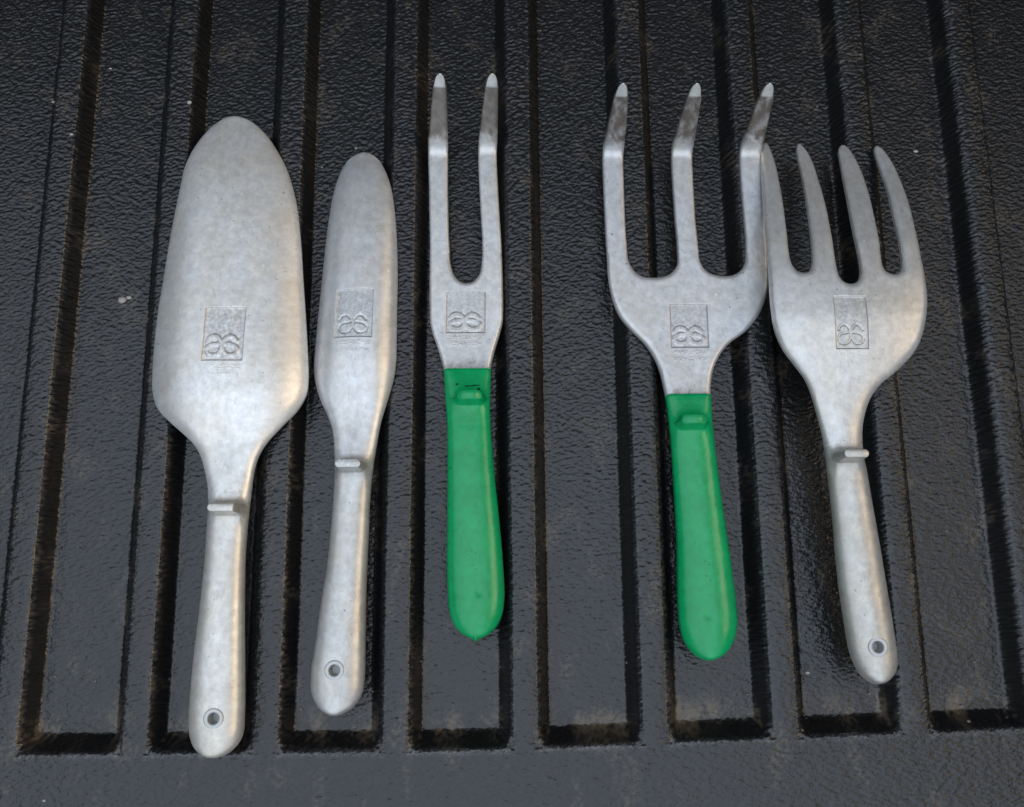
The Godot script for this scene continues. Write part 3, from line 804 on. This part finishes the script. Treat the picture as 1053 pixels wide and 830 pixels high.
func claw(tn: Array, key: String, v: PackedVector3Array, n: PackedVector3Array, c: PackedColorArray, ix: PackedInt32Array, th: float, rr: float, ee: float) -> void:
	# a tine swept along its flat length, round the bend and up to the ground tip
	var flat: Array = tn[0]
	var b := Vector3(tn[1][0], tn[1][1], tn[1][2])
	var e := Vector3(tn[2][0], tn[2][1], tn[2][2])
	var pts := []      # [position, half width, half thickness, end share]
	for i in flat.size() / 4: pts.append([Vector3(flat[4 * i], flat[4 * i + 1], flat[4 * i + 2]), flat[4 * i + 3] + 0.04, th + 0.03, 0.0])
	var last: Vector3 = pts[pts.size() - 1][0]
	var into := (b - last).normalized()
	var up := (e - b).normalized()
	var hw0: float = pts[pts.size() - 1][1]
	var cut := 5.0
	for k in 7:                     # rounded bend
		var t := k / 6.0
		var p := (b - into * cut).lerp(b, t).lerp(b.lerp(b + up * cut, t), t)
		pts.append([p, hw0, th + 0.03, 0.0])
	var length := b.distance_to(e)
	for k in range(1, 12):
		var s := lerpf(cut, length - 7.0, k / 11.0)
		var t := (s - cut) / (length - cut)
		pts.append([b + up * s, lerpf(hw0, 3.0, pow(t, 1.2)), lerpf(th, 1.9, t), t])
	for k in range(1, 8):           # ground point
		var t := k / 7.0
		pts.append([b + up * (length - 7.0 + 7.0 * t), 3.0 * sqrt(maxf(1.0 - t * t * 0.93, 0.0)), 1.9 * (1.0 - 0.8 * t), 2.0])
	# refine along the path
	var fine := []
	for i in pts.size() - 1:
		var m := maxi(1, int((pts[i][0] as Vector3).distance_to(pts[i + 1][0]) / 0.9))
		for k in m:
			var t := float(k) / m
			fine.append([(pts[i][0] as Vector3).lerp(pts[i + 1][0], t), lerpf(pts[i][1], pts[i + 1][1], t), lerpf(pts[i][2], pts[i + 1][2], t), pts[i][3] if pts[i + 1][3] == 2.0 and pts[i][3] != 2.0 else lerpf(pts[i][3], pts[i + 1][3], t)])
	fine.append(pts[pts.size() - 1])
	var base := v.size()
	var ring := 32
	for i in fine.size():
		var p: Vector3 = fine[i][0]
		var tan_: Vector3 = ((fine[mini(i + 1, fine.size() - 1)][0] as Vector3) - (fine[maxi(i - 1, 0)][0] as Vector3)).normalized()
		var across := Vector3(1, 0, 0)
		across = (across - tan_ * across.dot(tan_)).normalized()
		var nor := across.cross(tan_).normalized()
		if nor.y < 0.0 or (absf(nor.y) < 0.05 and nor.z < 0.0): nor = -nor
		var hw: float = fine[i][1]
		var tt: float = fine[i][2]
		var ke := minf(ee, tt * 0.6)
		for k in ring:
			# the ring runs over the upper face, then back under the lower one
			var half := ring / 2
			var s := 1.0 if k < half else -1.0
			var w := (k % half + 0.5) / half
			var q := -cos(PI * w) * s
			# densify towards the edges by the cosine
			var d := hw * (1.0 - absf(q))
			var y := ke + (tt - ke) * round_off(d / minf(rr, hw))
			var x := hw * q
			v.append((p + across * x + nor * (y * s)) * MM)
			var dy := (round_off((d + 0.05) / minf(rr, hw)) - round_off((d - 0.05) / minf(rr, hw))) / 0.1 * (tt - ke)
			n.append((nor * s + across * signf(q) * minf(dy, 6.0)).normalized())
			c.append(claw_color(key, p, fine[i][3], x, v.size()))
	for i in fine.size() - 1:
		for k in ring:
			var a := base + i * ring + k
			var a2 := base + i * ring + (k + 1) % ring
			ix.append_array([a, a + ring, a2, a2, a + ring, a2 + ring])
	# close the point
	var tip := v.size()
	var lastc: Vector3 = fine[fine.size() - 1][0]
	v.append((lastc + up * 0.4) * MM); n.append(up); c.append(Color(1, 1, 1))
	for k in ring:
		ix.append_array([base + (fine.size() - 1) * ring + k, tip, base + (fine.size() - 1) * ring + (k + 1) % ring])

func claw_color(key: String, p: Vector3, t: float, x: float, i: int) -> Color:
	var c := tool_color(key, p.x + x, p.z + p.y, 999.0)
	if t >= 1.5: return Color(0.86, 0.86, 0.84)
	if t > 0.0:
		# soil stain on the working end, rubbed through in places
		var k := patch.get_noise_2d((p.x + x) / 6.0, (p.y - p.z) / 13.0 + 11.0) + 0.35 * patch.get_noise_2d((p.x + x) / 2.2, (p.y - p.z) / 3.0)
		var s := smoothstep(0.0, 0.22, t + 0.10 * k) * clampf(0.84 + (0.75 if key == "cultivator" else 0.2) * k, 0.35, 1.0)
		c = c.lerp(Color(0.225, 0.19, 0.165), s)
	return c

func eyelet(at: Vector3, parent: Node, origin: Vector3) -> void:
	# rolled metal grommet of the hanging hole
	var v := PackedVector3Array(); var n := PackedVector3Array(); var c := PackedColorArray(); var ix := PackedInt32Array()
	var prof := []       # radius, height
	for k in 9:
		var t := PI * k / 8.0
		prof.append([3.75 + 1.05 * cos(t), 0.55 * sin(t) + (-0.5 if k == 0 else 0.0)])
	prof.append([2.66, -1.0]); prof.append([2.45, -7.6]); prof.append([2.45, -7.6]); prof.append([0.02, -7.6])
	var ring := 32
	for i in prof.size():
		for k in ring:
			var a := TAU * k / ring
			v.append((at + Vector3(cos(a) * prof[i][0], prof[i][1] - 0.25, sin(a) * prof[i][0])) * MM)
			n.append(Vector3.ZERO); c.append(Color(1, 1, 1))
	for i in prof.size() - 1:
		for k in ring:
			var a := i * ring + k
			var a2 := i * ring + (k + 1) % ring
			ix.append_array([a, a + ring, a2, a2, a + ring, a2 + ring])
	for k in range(0, ix.size(), 3):
		var f := (v[ix[k + 2]] - v[ix[k]]).cross(v[ix[k + 1]] - v[ix[k]])
		for q in 3: n[ix[k + q]] += f
	for i in n.size(): n[i] = n[i].normalized()
	part_from("eyelet", v, n, c, ix, mats.eyelet, parent, origin)

func build_grit() -> void:
	# crumbs of soil and grit lying on the liner
	var spots := [[-181.0, -176.0, 1.3], [-246.0, -157.0, 0.9], [-215.0, -63.0, 1.9], [-211.5, -64.5, 1.2], [-233.0, -205.0, 0.7], [-259.0, -178.0, 0.8], [-228.0, 194.0, 0.9], [233.0, -148.0, 1.2], [149.0, 139.0, 1.0], [-88.0, -153.0, 1.0]]
	var rng := RandomNumberGenerator.new()
	rng.seed = 77
	for i in 150:
		var side := rng.randf() < 0.5
		var k := rng.randi_range(0, 8)
		var x := RIB_X + k * PITCH + (rng.randf_range(3.5, 8.0) if side else rng.randf_range(38.0, 44.5))
		if rng.randf() < 0.35: x = RIB_X + k * PITCH + rng.randf_range(5.0, 43.0)
		spots.append([x, rng.randf_range(-235.0, 160.0) if rng.randf() < 0.6 else rng.randf_range(130.0, 163.0), rng.randf_range(0.3, 0.75)])
	var v := PackedVector3Array(); var n := PackedVector3Array(); var c := PackedColorArray(); var ix := PackedInt32Array()
	var ico := SphereMesh.new()
	ico.radius = 1.0; ico.height = 2.0; ico.radial_segments = 8; ico.rings = 4
	var src := ico.get_mesh_arrays()
	var sv: PackedVector3Array = src[Mesh.ARRAY_VERTEX]
	var sn: PackedVector3Array = src[Mesh.ARRAY_NORMAL]
	var si: PackedInt32Array = src[Mesh.ARRAY_INDEX]
	for s in spots.size():
		var p = spots[s]
		var base := v.size()
		var tone := rng.randf_range(0.05, 0.22) if s >= 10 else rng.randf_range(0.25, 0.45)
		var size := Vector3(p[2] * rng.randf_range(0.8, 1.5), p[2] * rng.randf_range(0.4, 0.7), p[2] * rng.randf_range(0.7, 1.1))
		var y := bed_h(p[0], p[1]) + size.y * 0.55
		for i in sv.size():
			var w := 1.0 + 0.35 * patch.get_noise_3d(sv[i].x * 1.3 + s * 9.0, sv[i].y * 1.3, sv[i].z * 1.3)
			v.append((Vector3(p[0], y, p[1]) + sv[i] * size * w) * MM)
			n.append(sn[i])
			c.append(Color(tone, tone * 0.86, tone * 0.68) if s >= 10 else Color(tone, tone * 0.97, tone * 0.92))
		for i in si: ix.append(base + i)
	var o := part_from("grit", v, n, c, ix, mats.grit, self, Vector3.ZERO)
	o.set_meta("kind", "stuff")
	o.set_meta("label", "crumbs of pale grit and soil scattered in the liner channels")
	o.set_meta("category", "grit")
